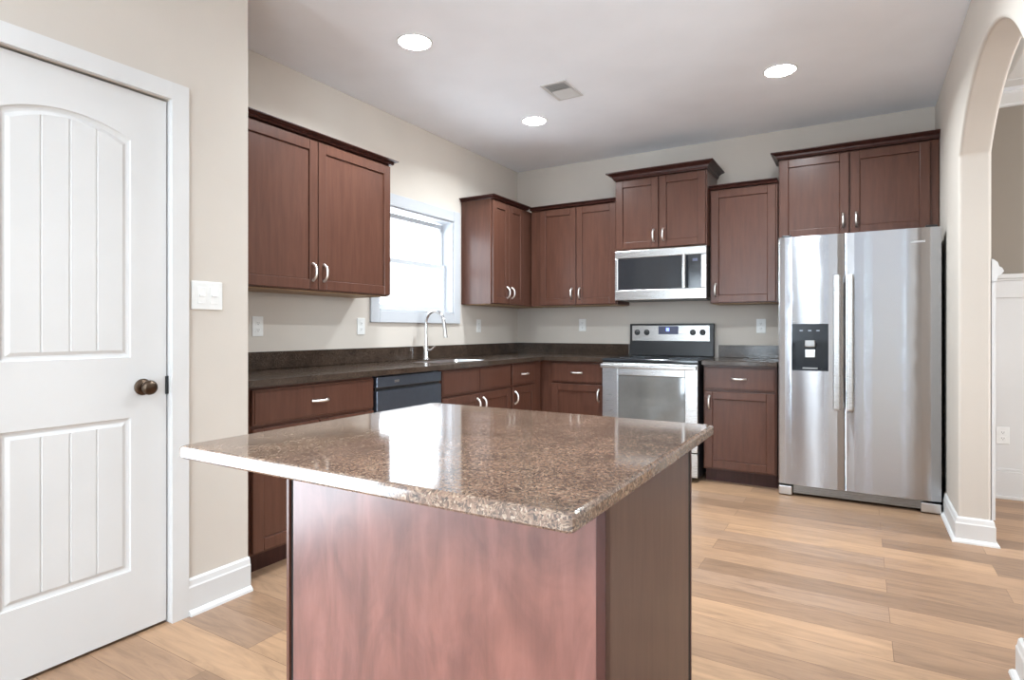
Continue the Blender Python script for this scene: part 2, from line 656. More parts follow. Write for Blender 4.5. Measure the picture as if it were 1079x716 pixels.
# dining crown mouldings
w = MB()
prof = [(yb - 0.0005, 2.655), (yb - 0.018, 2.66), (yb - 0.022, 2.675), (yb - 0.075, 2.715), (yb - 0.085, 2.725), (yb - 0.085, 2.7395), (yb - 0.0005, 2.7395)]
w.prism(prof, 0, 0.60, 3.59)
struct(w.build('trim_4', 'trim'), 'white crown moulding in the dining room')
w = MB()
w.box(0.75, 3.45, 4.58, 4.72, 2.65, 2.7395)
w.box(0.75, 0.89, 1.6, 4.58, 2.65, 2.7395)
struct(w.build('trim_5', 'trim', bevel=0.01), 'white ceiling beam of the dining room')


# ---------------------------------------------------------------- kitchen window
def window(name, plane, axis, u0, u1, z0, z1, inward, wall_t, label, casing=0.088, muntin=False):
    """axis 0: the window lies in a plane x=plane, u is y; axis 1: plane y=plane, u is x. inward = +-1 along the normal into the room"""
    def B(mb, n0, n1, ua, ub, za, zb):
        a, b_ = sorted((plane + inward * n0, plane + inward * n1))
        if axis == 0:
            mb.box(a, b_, ua, ub, za, zb)
        else:
            mb.box(ua, ub, a, b_, za, zb)
    c = MB()
    t = 0.018
    B(c, 0.0005, t, u0 - casing, u0, z0 - casing, z1 + casing)
    B(c, 0.0005, t, u1, u1 + casing, z0 - casing, z1 + casing)
    B(c, 0.0005, t, u0, u1, z1, z1 + casing)
    B(c, 0.0005, t, u0, u1, z0 - casing, z0)
    # jamb liners
    e = 0.012
    B(c, -wall_t, 0.004, u0, u0 + e, z0, z1)
    B(c, -wall_t, 0.004, u1 - e, u1, z0, z1)
    B(c, -wall_t, 0.004, u0 + e, u1 - e, z1 - e, z1)
    B(c, -wall_t, 0.012, u0 + e, u1 - e, z0, z0 + e)
    win = struct(c.build(name, 'vinyl', bevel=0.004), label)
    zm = (z0 + z1) / 2 + 0.0
    s = 0.036
    for (nm, d0, d1, za, zb) in (('upper_sash', -0.125, -0.100, zm - 0.016, z1 - e - 0.012), ('lower_sash', -0.098, -0.073, z0 + e + 0.004, zm + 0.018)):
        f = MB()
        B(f, d0, d1, u0 + e + 0.004, u0 + e + s, za, zb)
        B(f, d0, d1, u1 - e - s, u1 - e - 0.004, za, zb)
        B(f, d0, d1, u0 + e + s, u1 - e - s, za, za + s)
        B(f, d0, d1, u0 + e + s, u1 - e - s, zb - s, zb)
        so = f.build(nm, 'vinyl', win, bevel=0.003)
        g = MB()
        dm = (d0 + d1) / 2
        B(g, dm - 0.002, dm + 0.002, u0 + e + s - 0.004, u1 - e - s + 0.004, za + s - 0.004, zb - s + 0.004)
        g.build('pane', 'glass', so)
    return win


window('window_1', XL, 0, WY0, WY1, WZ0, WZ1, 1, 0.14, 'white sash window above the sink')
for i, (a, b_, z0, z1) in enumerate(REAR_ADDED):
    window('window_%d' % (i + 2), -4.05, 1, a, b_, z0, z1, 1, 0.14, 'tall white window added in the unseen rear wall for its light', 0.05)
window('window_10', XP, 0, PY0, PY1, PZ0, PZ1, 1, 0.12, 'glazed patio door behind the viewer')
window('window_9', 3.6, 0, 2.55, 3.85, 0.8, 2.4, -1, 0.14, 'dining room window')

# ---------------------------------------------------------------- pantry door
s0, s1 = 0.635, 1.281
p0, p1 = 0.764, 1.152
XF = XP - 0.012          # front face of the slab
pc = (p0 + p1) / 2
ph = (p1 - p0) / 2


def arch_z(y, base, rise, inset=0.0):
    if rise == 0:
        return base
    RR = (ph * ph + rise * rise) / (2 * rise)
    return base + rise - RR + math.sqrt(RR * RR - min((y - pc) ** 2, ph * ph))


panels = [(0.246, 0.816, 0.0), (1.040, 1.848, 0.046)]
d = MB()
XK = XF - 0.035
d.box(XK, XF - 0.0105, s0, s1, 0.012, 2.032)
NS = 24
ys = [p0 + (p1 - p0) * i / NS for i in range(NS + 1)]
# stiles and rails at the front face
d.box(XF - 0.0105, XF, s0, p0, 0.012, 2.032)
d.box(XF - 0.0105, XF, p1, s1, 0.012, 2.032)
d.box(XF - 0.0105, XF, p0, p1, 0.012, panels[0][0])
d.box(XF - 0.0105, XF, p0, p1, panels[0][1], panels[1][0])
for i in range(NS):
    a, b_ = ys[i], ys[i + 1]
    za, zb = arch_z(a, panels[1][1], panels[1][2]), arch_z(b_, panels[1][1], panels[1][2])
    d.add([(XF, a, za), (XF, b_, zb), (XF, b_, 2.032), (XF, a, 2.032)], [(0, 1, 2, 3)])
for (zb0, zt0, rise) in panels:
    def ring(ins, dep):
        pts = []
        sc = (ph - ins) / ph
        for i in range(NS + 1):
            y = pc + (ys[i] - pc) * sc
            pts.append((XF + dep, y, arch_z(ys[i], zt0, rise) - ins))
        pts += [(XF + dep, pc + ph - ins, zb0 + ins), (XF + dep, pc - ph + ins, zb0 + ins)]
        return pts
    d.loft([ring(0, 0), ring(0.003, -0.006), ring(0.010, -0.009), ring(0.016, -0.0095), ring(0.028, -0.003)], cap=False)
    ins = 0.028
    w0, w1 = pc - ph + ins, pc + ph - ins
    gy = [w0 + (w1 - w0) * k / 4 for k in (1, 2, 3)]
    cols = [(w0, 0)]
    for g in gy:
        cols += [(g - 0.004, 0), (g - 0.0012, -0.004), (g + 0.0012, -0.004), (g + 0.004, 0)]
    cols.append((w1, 0))
    fine = []
    for (a, da), (b_, db) in zip(cols, cols[1:]):
        k = 6 if b_ - a > 0.02 else 1
        for q in range(k):
            fine.append((a + (b_ - a) * q / k, da + (db - da) * q / k))
    fine.append(cols[-1])
    sc = ph / (ph - ins)
    for (a, da), (b_, db) in zip(fine, fine[1:]):
        za = arch_z(pc + (a - pc) * sc, zt0, rise) - ins
        zb = arch_z(pc + (b_ - pc) * sc, zt0, rise) - ins
        d.add([(XF - 0.003 + da, a, zb0 + ins), (XF - 0.003 + db, b_, zb0 + ins), (XF - 0.003 + db, b_, zb), (XF - 0.003 + da, a, za)], [(0, 1, 2, 3)])
door = struct(d.build('door_1', 'trim'), 'white two-panel plank door with arched top panel')
kn = MB()
ky, kz = 1.193, 0.927
kn.lathe([(0.001, 0.0), (0.031, 0.0), (0.031, 0.004), (0.024, 0.009), (0.011, 0.012), (0.0105, 0.030), (0.016, 0.034), (0.025, 0.041),
          (0.0275, 0.049), (0.026, 0.057), (0.019, 0.063), (0.001, 0.065)], (XF + 0.0003, ky, kz), (1, 0, 0))
ko = kn.build('knob', 'bronze', door, smooth=True)
ko['label'] = 'aged bronze round knob'
lt = box(XF - 0.010, XF + 0.005, 1.2762, 1.2874, 0.893, 0.962).build('latch', 'black', door)
lt['label'] = 'dark latch plate'
# casing + jamb
c = MB()
cw = 0.066
c.box(XP + 0.0005, XP + 0.018, DY1, DY1 + cw, 0, DZ + cw)
c.box(XP + 0.0005, XP + 0.018, DY0 - cw, DY0, 0, DZ + cw)
c.box(XP + 0.0005, XP + 0.018, DY0, DY1, DZ, DZ + cw)
c.box(XP - 0.119, XP + 0.006, DY1 - 0.0005, DY1 + 0.0, 0, DZ)
c.box(XP - 0.119, XF - 0.037, DY1 - 0.015, DY1 - 0.0005, 0, DZ)
c.box(XP - 0.119, XF - 0.037, DY0 + 0.0005, DY0 + 0.015, 0, DZ)
c.box(XP - 0.119, XF - 0.037, DY0, DY1, DZ - 0.015, DZ - 0.0005)
struct(c.build('trim_1', 'trim', bevel=0.005), 'white casing around the panel door')

# ================================================================== CABINETS
def pull(parent, p, along, out, length=0.098, name='handle'):
    """arched bar pull centred at p; along / out are unit vectors"""
    p, al, ou = Vector(p), Vector(along), Vector(out)
    pts = []
    n = 14
    for i in range(n + 1):
        t = -1 + 2 * i / n
        pts.append(p + al * (t * length / 2) + ou * (0.001 + 0.030 * (1 - abs(t) ** 3.2)))
    rad = [0.0070 if 0 < i < n else 0.0082 for i in range(n + 1)]
    mb = MB().tube(pts, 0.006, 10, rad)
    return mb.build(name, 'nickel', parent, smooth=True)


class Face:
    """a cabinet front: axis 'L' = front faces +x at x=plane (u is y), 'B' = faces -y at y=plane (u is x)"""
    def __init__(self, kind, plane):
        self.k, self.p = kind, plane
        self.out = Vector((1, 0, 0)) if kind == 'L' else Vector((0, -1, 0))

    def pt(self, u, z, d=0.0):
        return Vector((self.p + d, u, z)) if self.k == 'L' else Vector((u, self.p - d, z))

    def box(self, mb, u0, u1, z0, z1, d0, d1):
        if self.k == 'L':
            mb.box(self.p + d0, self.p + d1, u0, u1, z0, z1)
        else:
            mb.box(u0, u1, self.p - d1, self.p - d0, z0, z1)

    def door(self, parent, u0, u1, z0, z1, hside=None, hz=None, name='door', mat='cherry', rail=0.058):
        """shaker door whose front is at the face plane (thickness goes back)"""
        mb = MB()
        t = 0.020
        self.box(mb, u0, u0 + rail, z0, z1, -t, 0)
        self.box(mb, u1 - rail, u1, z0, z1, -t, 0)
        self.box(mb, u0 + rail, u1 - rail, z0, z0 + rail, -t, 0)
        self.box(mb, u0 + rail, u1 - rail, z1 - rail, z1, -t, 0)
        self.box(mb, u0 + rail, u1 - rail, z0 + rail, z1 - rail, -t, -0.009)
        d = mb.build(name, mat, parent, bevel=0.0035)
        if hside is not None:
            u = u0 + 0.036 if hside < 0 else u1 - 0.036
            pull(d, self.pt(u, hz), (0, 0, 1), self.out)
        return d

    def drawer(self, parent, u0, u1, z0, z1, handle=True, name='drawer', mat='cherry'):
        mb = MB()
        self.box(mb, u0, u1, z0, z1, -0.020, -0.004)
        self.box(mb, u0 + 0.010, u1 - 0.010, z0 + 0.010, z1 - 0.010, -0.004, 0)
        d = mb.build(name, mat, parent, bevel=0.003)
        if handle:
            al = (0, 1, 0) if self.k == 'L' else (1, 0, 0)
            pull(d, self.pt((u0 + u1) / 2, (z0 + z1) / 2), al, self.out)
        return d


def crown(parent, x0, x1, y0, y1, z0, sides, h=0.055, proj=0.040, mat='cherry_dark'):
    """stepped cove crown around a footprint; sides = (x0, x1, y0, y1) flags that project"""
    prof = [(-0.002, 0.0), (0.006, 0.0), (0.008, 0.10), (0.014, 0.22), (0.30, 0.50), (0.70, 0.74), (0.90, 0.80), (1.0, 0.84), (1.0, 1.0)]
    rings = []
    for i, (p, t) in enumerate(prof):
        d = p if i < 2 else max(p, 0.15) * proj if i > 3 else p
        rings.append([(x0 - d * sides[0], y0 - d * sides[2], z0 + t * h), (x1 + d * sides[1], y0 - d * sides[2], z0 + t * h),
                      (x1 + d * sides[1], y1 + d * sides[3], z0 + t * h), (x0 - d * sides[0], y1 + d * sides[3], z0 + t * h)])
    return MB().loft(rings).build('crown', mat, parent)


ZU0, ZU1 = 1.365, 2.254
G = 0.004   # clearance to walls


def upper(name, label, kind, u0, u1, z0, z1, depth, doors, sides, crown_h=0.028, crown_p=0.035, group='upper cabinets',
          crown_end=None):
    """doors: list of (u0,u1,handle side)"""
    if kind == 'L':
        plane = XL + depth
        loc = (XL + depth / 2, (u0 + u1) / 2, z0)
        f = Face('L', plane)
        cb = (XL + G, plane - 0.021, u0, u1)
    else:
        plane = YB - depth
        loc = ((u0 + u1) / 2, YB - depth / 2, z0)
        f = Face('B', plane)
        cb = (u0, u1, plane + 0.021, YB - G)
    t = thing(name, label, 'cabinet', loc, group)
    b = MB()
    b.box(*cb, z0, z1)
    b.build('carcass', 'cherry', t, bevel=0.002)
    bt = MB()
    bt.box(cb[0] + 0.012, cb[1] - 0.012, cb[2] + 0.012, cb[3] - 0.012, z0 - 0.004, z0 + 0.0)
    bt.build('underside', 'cabinet_inside', t)
    for (a, b_, hs) in doors:
        f.door(t, a, b_, z0 + 0.006, z1 - 0.012, hs, z0 + 0.105)
    fp = (cb[0], plane, cb[2], cb[3]) if kind == 'L' else (cb[0], cb[1], plane, cb[3])
    if crown_end:
        fp = fp[:3] + (crown_end,)
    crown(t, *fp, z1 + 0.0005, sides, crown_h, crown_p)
    return t


upper('upper_cabinet', 'wide two-door cherry wall cabinet left of the window', 'L', 1.650, 2.927, ZU0, 2.228, 0.33,
      [(1.712, 2.316, 1), (2.322, 2.918, -1)], (0, 1, 0, 1))
upper('upper_cabinet', 'narrow cherry wall cabinet right of the window with its side panel catching daylight', 'L', 4.170, YB - 0.006, ZU0, ZU1, 0.33,
      [(4.182, 4.438, 1), (4.444, 4.700, -1)], (0, 1, 1, 0), crown_end=YB - 0.375)
upper('upper_cabinet', 'two-door cherry wall cabinet in the corner left of the microwave', 'B', XL + 0.333, -1.812, ZU0, ZU1, 0.33,
      [(-2.560, -2.200, 1), (-2.194, -1.822, -1)], (0, 0, 1, 0))
upper('upper_cabinet', 'raised cherry cabinet with deep crown directly above the microwave', 'B', -1.802, -1.042, 1.815, 2.410, 0.405,
      [(-1.790, -1.428, 1), (-1.420, -1.052, -1)], (1, 1, 1, 0), 0.058, 0.060)
upper('upper_cabinet', 'single-door cherry wall cabinet between the microwave and the fridge', 'B', -1.034, -0.540, ZU0 - 0.012, ZU1, 0.33,
      [(-1.024, -0.552, -1)], (0, 0, 1, 0))
upper('upper_cabinet', 'raised cherry cabinet with crown above the steel refrigerator', 'B', -0.532, XR - 0.004, 1.82, 2.420, 0.335,
      [(-0.522, -0.072, 1), (-0.064, 0.400, -1)], (1, 0, 1, 0), 0.045, 0.050)

# ---- base cabinets
ZT = 0.882            # underside of the worktop
FL = XL + 0.61        # front plane of left run
FB = YB - 0.61        # front plane of back run


def base(name, label, kind, u0, u1, fronts, group='base cabinets', back=None):
    """fronts: list of ('door'|'drawer'|'false', u0, u1, z0, z1, hside)"""
    if kind == 'L':
        f = Face('L', FL)
        loc = (XL + 0.3, (u0 + u1) / 2, 0)
        body = (XL + G, FL - 0.021, u0, u1)
        toe = (XL + G, FL - 0.085, u0 + 0.002, u1 - 0.002)
    else:
        f = Face('B', FB)
        loc = ((u0 + u1) / 2, YB - 0.3, 0)
        body = (u0, u1, FB + 0.021, YB - G)
        toe = (u0 + 0.002, u1 - 0.002, FB + 0.085, YB - G)
    t = thing(name, label, 'cabinet', loc, group)
    MB().box(*body, 0.10, ZT - 0.001).build('carcass', 'cherry', t, bevel=0.002)
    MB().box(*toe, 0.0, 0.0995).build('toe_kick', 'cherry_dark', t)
    for fr in fronts:
        k, a, b_, z0, z1, hs = fr
        if k == 'door':
            f.door(t, a, b_, z0, z1, hs, z1 - 0.085)
        elif k == 'drawer':
            f.drawer(t, a, b_, z0, z1)
        elif k == 'false':
            f.drawer(t, a, b_, z0, z1, False, 'false_drawer_front')
    return t


ZD0, ZD1, ZW0, ZW1 = 0.115, 0.685, 0.700, 0.866
base('base_cabinet', 'cherry base cabinet with a wide drawer beside the pantry wall end', 'L', 1.672, 2.484,
     [('drawer', 1.700, 2.474, ZW0, ZW1, 0), ('door', 1.700, 2.082, ZD0, ZD1, 1), ('door', 2.088, 2.474, ZD0, ZD1, -1)])
base('base_cabinet', 'cherry sink base cabinet under the faucet, right of the dishwasher', 'L', 3.105, 4.012,
     [('false', 3.115, 3.556, ZW0, ZW1, 0), ('false', 3.562, 4.002, ZW0, ZW1, 0),
      ('door', 3.115, 3.556, ZD0, ZD1, 1), ('door', 3.562, 4.002, ZD0, ZD1, -1)])
base('base_cabinet', 'narrow cherry base cabinet between the sink base and the corner', 'L', 4.016, FB - 0.002,
     [('drawer', 4.026, 4.400, ZW0, ZW1, 0), ('door', 4.026, 4.400, ZD0, ZD1, -1)])
base('base_cabinet', 'cherry corner base cabinet left of the range', 'B', XL + 0.006, -1.812,
     [('drawer', -2.300, -1.826, ZW0, ZW1, 0), ('door', -2.300, -1.826, ZD0, ZD1, 1)])
base('base_cabinet', 'cherry drawer and door base cabinet between the range and the fridge', 'B', -1.022, -0.512,
     [('drawer', -1.012, -0.522, ZW0, ZW1, 0), ('door', -1.012, -0.522, ZD0, ZD1, -1)])

# ---- worktops
SY0, SY1, SX0, SX1 = 3.22, 3.90, -2.850, -2.470     # sink cut-out
WX, WYf = XL + 0.645, YB - 0.645
t = thing('worktop', 'long dark granite worktop turning the corner under the window', 'worktop', (-2.67, 3.4, ZT))
w = MB()
Z0, Z1 = ZT, 0.914
x0, y1 = XL + 0.003, YB - 0.003
w.box(x0, WX, YP + 0.006, SY0, Z0, Z1)
w.box(x0, SX0, SY0, SY1, Z0, Z1)
w.box(SX1, WX, SY0, SY1, Z0, Z1)
w.box(x0, WX, SY1, y1, Z0, Z1)
w.box(WX, -1.808, WYf, y1, Z0, Z1)
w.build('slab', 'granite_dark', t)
w = MB()
w.box(x0, x0 + 0.02, YP + 0.006, y1, Z1, 1.016)
w.box(x0 + 0.02, -1.808, y1 - 0.02, y1, Z1, 1.016)
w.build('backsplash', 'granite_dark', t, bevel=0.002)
t = thing('worktop', 'short dark granite worktop between the range and the fridge', 'worktop', (-0.77, YB - 0.3, ZT))
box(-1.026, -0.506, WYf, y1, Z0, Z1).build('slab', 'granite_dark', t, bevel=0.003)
box(-1.026, -0.506, y1 - 0.02, y1, Z1, 1.016).build('backsplash', 'granite_dark', t, bevel=0.002)

# ---- sink
w = MB()
def rr(x0, x1, y0, y1, z, r=0.05, n=6):
    pts = []
    for cx, cy, a0 in ((x1 - r, y1 - r, 0), (x0 + r, y1 - r, PI / 2), (x0 + r, y0 + r, PI), (x1 - r, y0 + r, 1.5 * PI)):
        for i in range(n + 1):
            a = a0 + PI / 2 * i / n
            pts.append((cx + r * math.cos(a), cy + r * math.sin(a), z))
    return pts
w.loft([rr(SX0 + .001, SX1 - .001, SY0 + .001, SY1 - .001, 0.905), rr(SX0 + .004, SX1 - .004, SY0 + .004, SY1 - .004, 0.903),
        rr(SX0 + .012, SX1 - .012, SY0 + .012, SY1 - .012, 0.885), rr(SX0 + .02, SX1 - .02, SY0 + .02, SY1 - .02, 0.884)], cap=False)
tag(w.build('sink', 'steel', smooth=True), 'stainless undermount sink let into the dark worktop below the window', 'sink')

# ---- faucet
fx, fy = -2.915, 3.590
t = thing('faucet', 'tall gooseneck pull-down faucet standing behind the sink', 'faucet', (fx, fy, 0.9145))
w = MB().lathe([(0.001, 0), (0.030, 0), (0.030, 0.004), (0.022, 0.010), (0.020, 0.05), (0.0205, 0.10), (0.017, 0.106), (0.001, 0.107)], (fx, fy, 0.9146))
w.build('base', 'chrome', t, smooth=True)
pts = [(fx, fy, 1.02), (fx, fy, 1.10), (fx, fy, 1.19)]
rc = 0.088
for i in range(1, 15):
    a = PI - PI * 0.97 * i / 14
    pts.append((fx + rc + rc * math.cos(a), fy, 1.19 + rc * 1.12 * math.sin(a)))
w = MB().tube(pts, 0.0125, 14)
w.build('spout', 'chrome', t, smooth=True)
ex, ez = pts[-1][0], pts[-1][2]
w = MB().tube([(ex, fy, ez + 0.004), (ex + 0.004, fy, ez - 0.03), (ex + 0.010, fy, ez - 0.075), (ex + 0.015, fy, ez - 0.115)], 0.014, 14,
              [0.0135, 0.015, 0.0165, 0.018])
w.build('spray_head', 'chrome', t, smooth=True)
w = MB().tube([(fx + 0.015, fy + 0.0, 0.985), (fx + 0.045, fy + 0.012, 0.990), (fx + 0.075, fy + 0.020, 1.018)], 0.007, 10, [0.011, 0.008, 0.0055])
w.build('lever', 'chrome', t, smooth=True)

# ---- dishwasher
t = thing('dishwasher', 'dark slate-grey dishwasher under the worktop, left of the sink cabinet', 'dishwasher', (XL + 0.3, 2.795, 0))
dy0, dy1 = 2.492, 3.098
box(XL + 0.02, FL - 0.03, dy0 + 0.004, dy1 - 0.004, 0.09, ZT - 0.004).build('tub', 'black', t)
M['slate'] = plain('slate_blue_steel', (0.16, 0.19, 0.24), 0.28, 0.5, 0.9)
box(FL - 0.028, FL + 0.004, dy0 + 0.003, dy1 - 0.003, 0.115, 0.790).build('door', 'slate', t, bevel=0.004)
box(FL - 0.028, FL - 0.012, dy0 + 0.003, dy1 - 0.003, 0.791, 0.808).build('pocket_grip', 'black', t)
box(FL - 0.028, FL + 0.004, dy0 + 0.003, dy1 - 0.003, 0.809, 0.872).build('control_panel', 'slate', t, bevel=0.004)
box(FL + 0.0041, FL + 0.0055, dy0 + 0.15, dy0 + 0.19, 0.832, 0.846).build('badge', 'steel_light', t)
box(FL - 0.07, FL - 0.05, dy0 + 0.004, dy1 - 0.004, 0.0, 0.09).build('toe_panel', 'black', t)

# ================================================================== ISLAND
IX0, IX1, IY0, IY1 = -1.157, -0.303, 0.658, 1.462
BX0, BX1, BY0, BY1 = -1.086, -0.340, 0.856, 1.418
t = thing('island_cabinet', 'cherry island cabinet with a lighter reddish back panel', 'island', ((BX0 + BX1) / 2, (BY0 + BY1) / 2, 0))
box(BX0 + 0.004, BX1 - 0.008, BY0 + 0.012, BY1 - 0.03, 0.0, 0.885).build('carcass', 'cherry_dark', t)
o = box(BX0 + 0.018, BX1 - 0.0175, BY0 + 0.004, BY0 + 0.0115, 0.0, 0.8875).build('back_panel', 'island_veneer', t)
o['label'] = 'mottled reddish mahogany back panel'
box(BX0, BX0 + 0.009, BY0, BY0 + 0.02, 0.0, 0.8875).build('corner_trim', 'cherry', t, bevel=0.001)
box(BX0 + 0.0095, BX0 + 0.0175, BY0 + 0.006, BY0 + 0.0115, 0.0, 0.8875).build('gap_shade_strip', 'shadow_gap', t)  # shade of the gap beside the back panel, painted as a black strip
box(BX1 - 0.0075, BX1 - 0.0025, BY1 - 0.0465, BY1 - 0.030, 0.0, 0.8875).build('gap_shade_strip', 'shadow_gap', t)  # painted shade between side panel and face frame
w = MB()
w.box(BX1 - 0.016, BX1, BY0, BY0 + 0.020, 0.0, 0.8875)
w.build('corner_trim', 'cherry_dark', t, bevel=0.001)
box(BX1 - 0.0075, BX1 - 0.0015, BY0 + 0.0205, BY1 - 0.047, 0.0, 0.8875).build('side_panel', 'cherry_brown', t)
box(BX0, BX1 - 0.001, BY1 - 0.0295, BY1 - 0.020, 0.10, 0.886).build('face_frame', 'cherry_dark', t)
for k in (0, 1):
    a = BX0 + 0.006 + k * 0.370
    mb = MB()
    yy = BY1 - 0.0195
    for (za, zb) in ((0.115, 0.685), (0.70, 0.866)):
        mb2 = MB()
        mb2.box(a, a + 0.362, yy, BY1, za, zb)
        nm = 'door' if za < 0.5 else 'drawer'
        pr = mb2.build(nm, 'cherry', t, bevel=0.003)
        if nm == 'door':
            pull(pr, (a + (0.33 if k == 0 else 0.03), BY1, zb - 0.085), (0, 0, 1), (0, 1, 0))
        else:
            pull(pr, (a + 0.181, BY1, (za + zb) / 2), (1, 0, 0), (0, 1, 0))
w = MB()
rings = []
z0, z1 = 0.8885, 0.914
for (ins, z) in ((0.004, z0), (0.0, z0 + 0.004), (0.0, z1 - 0.006), (0.002, z1 - 0.002), (0.006, z1)):
    rings.append(rr(IX0 + ins, IX1 - ins, IY0 + ins, IY1 - ins, z, 0.009, 4))
w.loft(rings)
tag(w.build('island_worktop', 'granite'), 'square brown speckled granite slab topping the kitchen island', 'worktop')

# ================================================================== RANGE
RX0, RX1, RF = -1.799, -1.040, 4.452
t = thing('range', 'stainless freestanding electric range with glass oven door', 'range', ((RX0 + RX1) / 2, 4.8, 0))
box(RX0 + 0.003, RX1 - 0.003, RF + 0.045, YB - 0.04, 0.03, 0.893).build('body', 'black', t, bevel=0.003)
box(RX0, RX1, RF + 0.004, YB - 0.10, 0.894, 0.916).build('cooktop', 'black_glass', t, bevel=0.004)
for (bx, by, br_) in ((-1.62, 4.66, 0.10), (-1.23, 4.66, 0.08), (-1.62, 4.92, 0.075), (-1.23, 4.92, 0.095)):
    mb = MB()
    sgm = 36
    o1 = [(bx + br_ * math.cos(2 * PI * i / sgm), by + br_ * math.sin(2 * PI * i / sgm), 0.9164) for i in range(sgm)]
    o2 = [(bx + (br_ - .004) * math.cos(2 * PI * i / sgm), by + (br_ - .004) * math.sin(2 * PI * i / sgm), 0.9168) for i in range(sgm)]
    mb.loft([o1, o2], cap=False)
    mb.build('burner_ring', 'icon', t)
# oven door: stainless frame around a dark glass window
DZ0, DZ1 = 0.225, 0.882
gx0, gx1, gz0, gz1 = RX0 + 0.135, RX1 - 0.095, 0.40, 0.785
mb = MB()
mb.box(RX0 + 0.002, gx0, RF, RF + 0.042, DZ0, DZ1)
mb.box(gx1, RX1 - 0.002, RF, RF + 0.042, DZ0, DZ1)
mb.box(gx0, gx1, RF, RF + 0.042, DZ0, gz0)
mb.box(gx0, gx1, RF, RF + 0.042, gz1, DZ1)
od = mb.build('oven_door', 'steel_light', t, bevel=0.004)
box(gx0 + 0.0005, gx1 - 0.0005, RF + 0.004, RF + 0.03, gz0 + 0.0005, gz1 - 0.0005).build('oven_glass', plain('smoky_oven_glass', (0.13, 0.13, 0.125), 0.06, 0.9, coat=0.8), od)
mb = MB()
mb.box(RX0 + 0.004, RX1 - 0.004, RF - 0.052, RF - 0.028, 0.842, 0.874)
mb.box(RX0 + 0.05, RX0 + 0.08, RF - 0.03, RF - 0.0003, 0.846, 0.870)
mb.box(RX1 - 0.08, RX1 - 0.05, RF - 0.03, RF - 0.0003, 0.846, 0.870)
mb.build('handle', 'steel_light', od, bevel=0.008, seg=3)
box(RX0 + 0.002, RX1 - 0.002, RF + 0.002, RF + 0.042, 0.04, 0.218).build('storage_drawer', 'steel_light', t, bevel=0.004)
# backguard
yb0 = YB - 0.085
box(RX0 + 0.015, RX1 - 0.015, yb0 + 0.010, YB - 0.026, 0.9165, 1.198).build('backguard', 'black', t, bevel=0.006)
cp = box(-1.758, -1.086, yb0, yb0 + 0.0095, 1.046, 1.182).build('control_panel', 'steel_light', t, bevel=0.003)
for kx in (-1.712, -1.625, -1.225, -1.143):
    mb = MB().lathe([(0.001, 0), (0.026, 0), (0.024, 0.004), (0.019, 0.006), (0.017, 0.024), (0.001, 0.026)], (kx, yb0 - 0.0002, 1.122), (0, -1, 0), 24)
    kk = mb.build('knob', 'black', cp, smooth=True)
dp = box(-1.520, -1.347, yb0 - 0.003, yb0 - 0.0002, 1.106, 1.176).build('display', 'lcd_dim', cp)
box(-1.452, -1.425, yb0 - 0.0045, yb0 - 0.0031, 1.132, 1.162).build('lit_clock', 'lcd', dp)

# ================================================================== MICROWAVE
MY = 4.740
t = thing('microwave', 'stainless over-the-range microwave with black glass door', 'microwave', (-1.42, 4.94, 1.392))
mx0, mx1, mz0, mz1 = -1.799, -1.042, 1.392, 1.808
box(mx0 + 0.002, mx1 - 0.002, MY + 0.03, YB - 0.006, mz0 + 0.008, mz1 - 0.001).build('body', 'steel_dark', t, bevel=0.003)
mb = MB()
mb.box(mx0, mx1, MY, MY + 0.028, 1.744, mz1)
mb.box(mx0, mx1, MY, MY + 0.028, mz0, 1.478)
mb.box(mx0, mx0 + 0.026, MY, MY + 0.028, 1.478, 1.744)
mb.box(mx1 - 0.040, mx1, MY, MY + 0.028, 1.478, 1.744)
mb.build('front_frame', 'steel_light', t, bevel=0.004)
dr = box(mx0 + 0.027, -1.190, MY + 0.004, MY + 0.026, 1.479, 1.743).build('door_glass', 'black_glass', t)
box(-1.189, mx1 - 0.041, MY + 0.004, MY + 0.026, 1.479, 1.743).build('control_panel', 'black_glass', t)
mb = MB()
mb.tube([(-1.208, MY - 0.03, 1.476), (-1.208, MY - 0.036, 1.55), (-1.208, MY - 0.038, 1.61), (-1.208, MY - 0.036, 1.67), (-1.208, MY - 0.03, 1.745)], 0.017, 14)
mb.box(-1.217, -1.199, MY - 0.03, MY - 0.0002, 1.482, 1.50)
mb.box(-1.217, -1.199, MY - 0.03, MY - 0.0002, 1.72, 1.738)
mb.build('handle', 'steel_light', t, smooth=True)
box(-1.150, -1.110, MY + 0.0025, MY + 0.0039, 1.690, 1.712).build('display', 'lcd_dim', t)
mb = MB()
mb.box(mx0 + 0.03, mx1 - 0.03, MY + 0.06, YB - 0.06, mz0 - 0.002, mz0 + 0.0078)
mb.build('underside_grille', 'black', t)

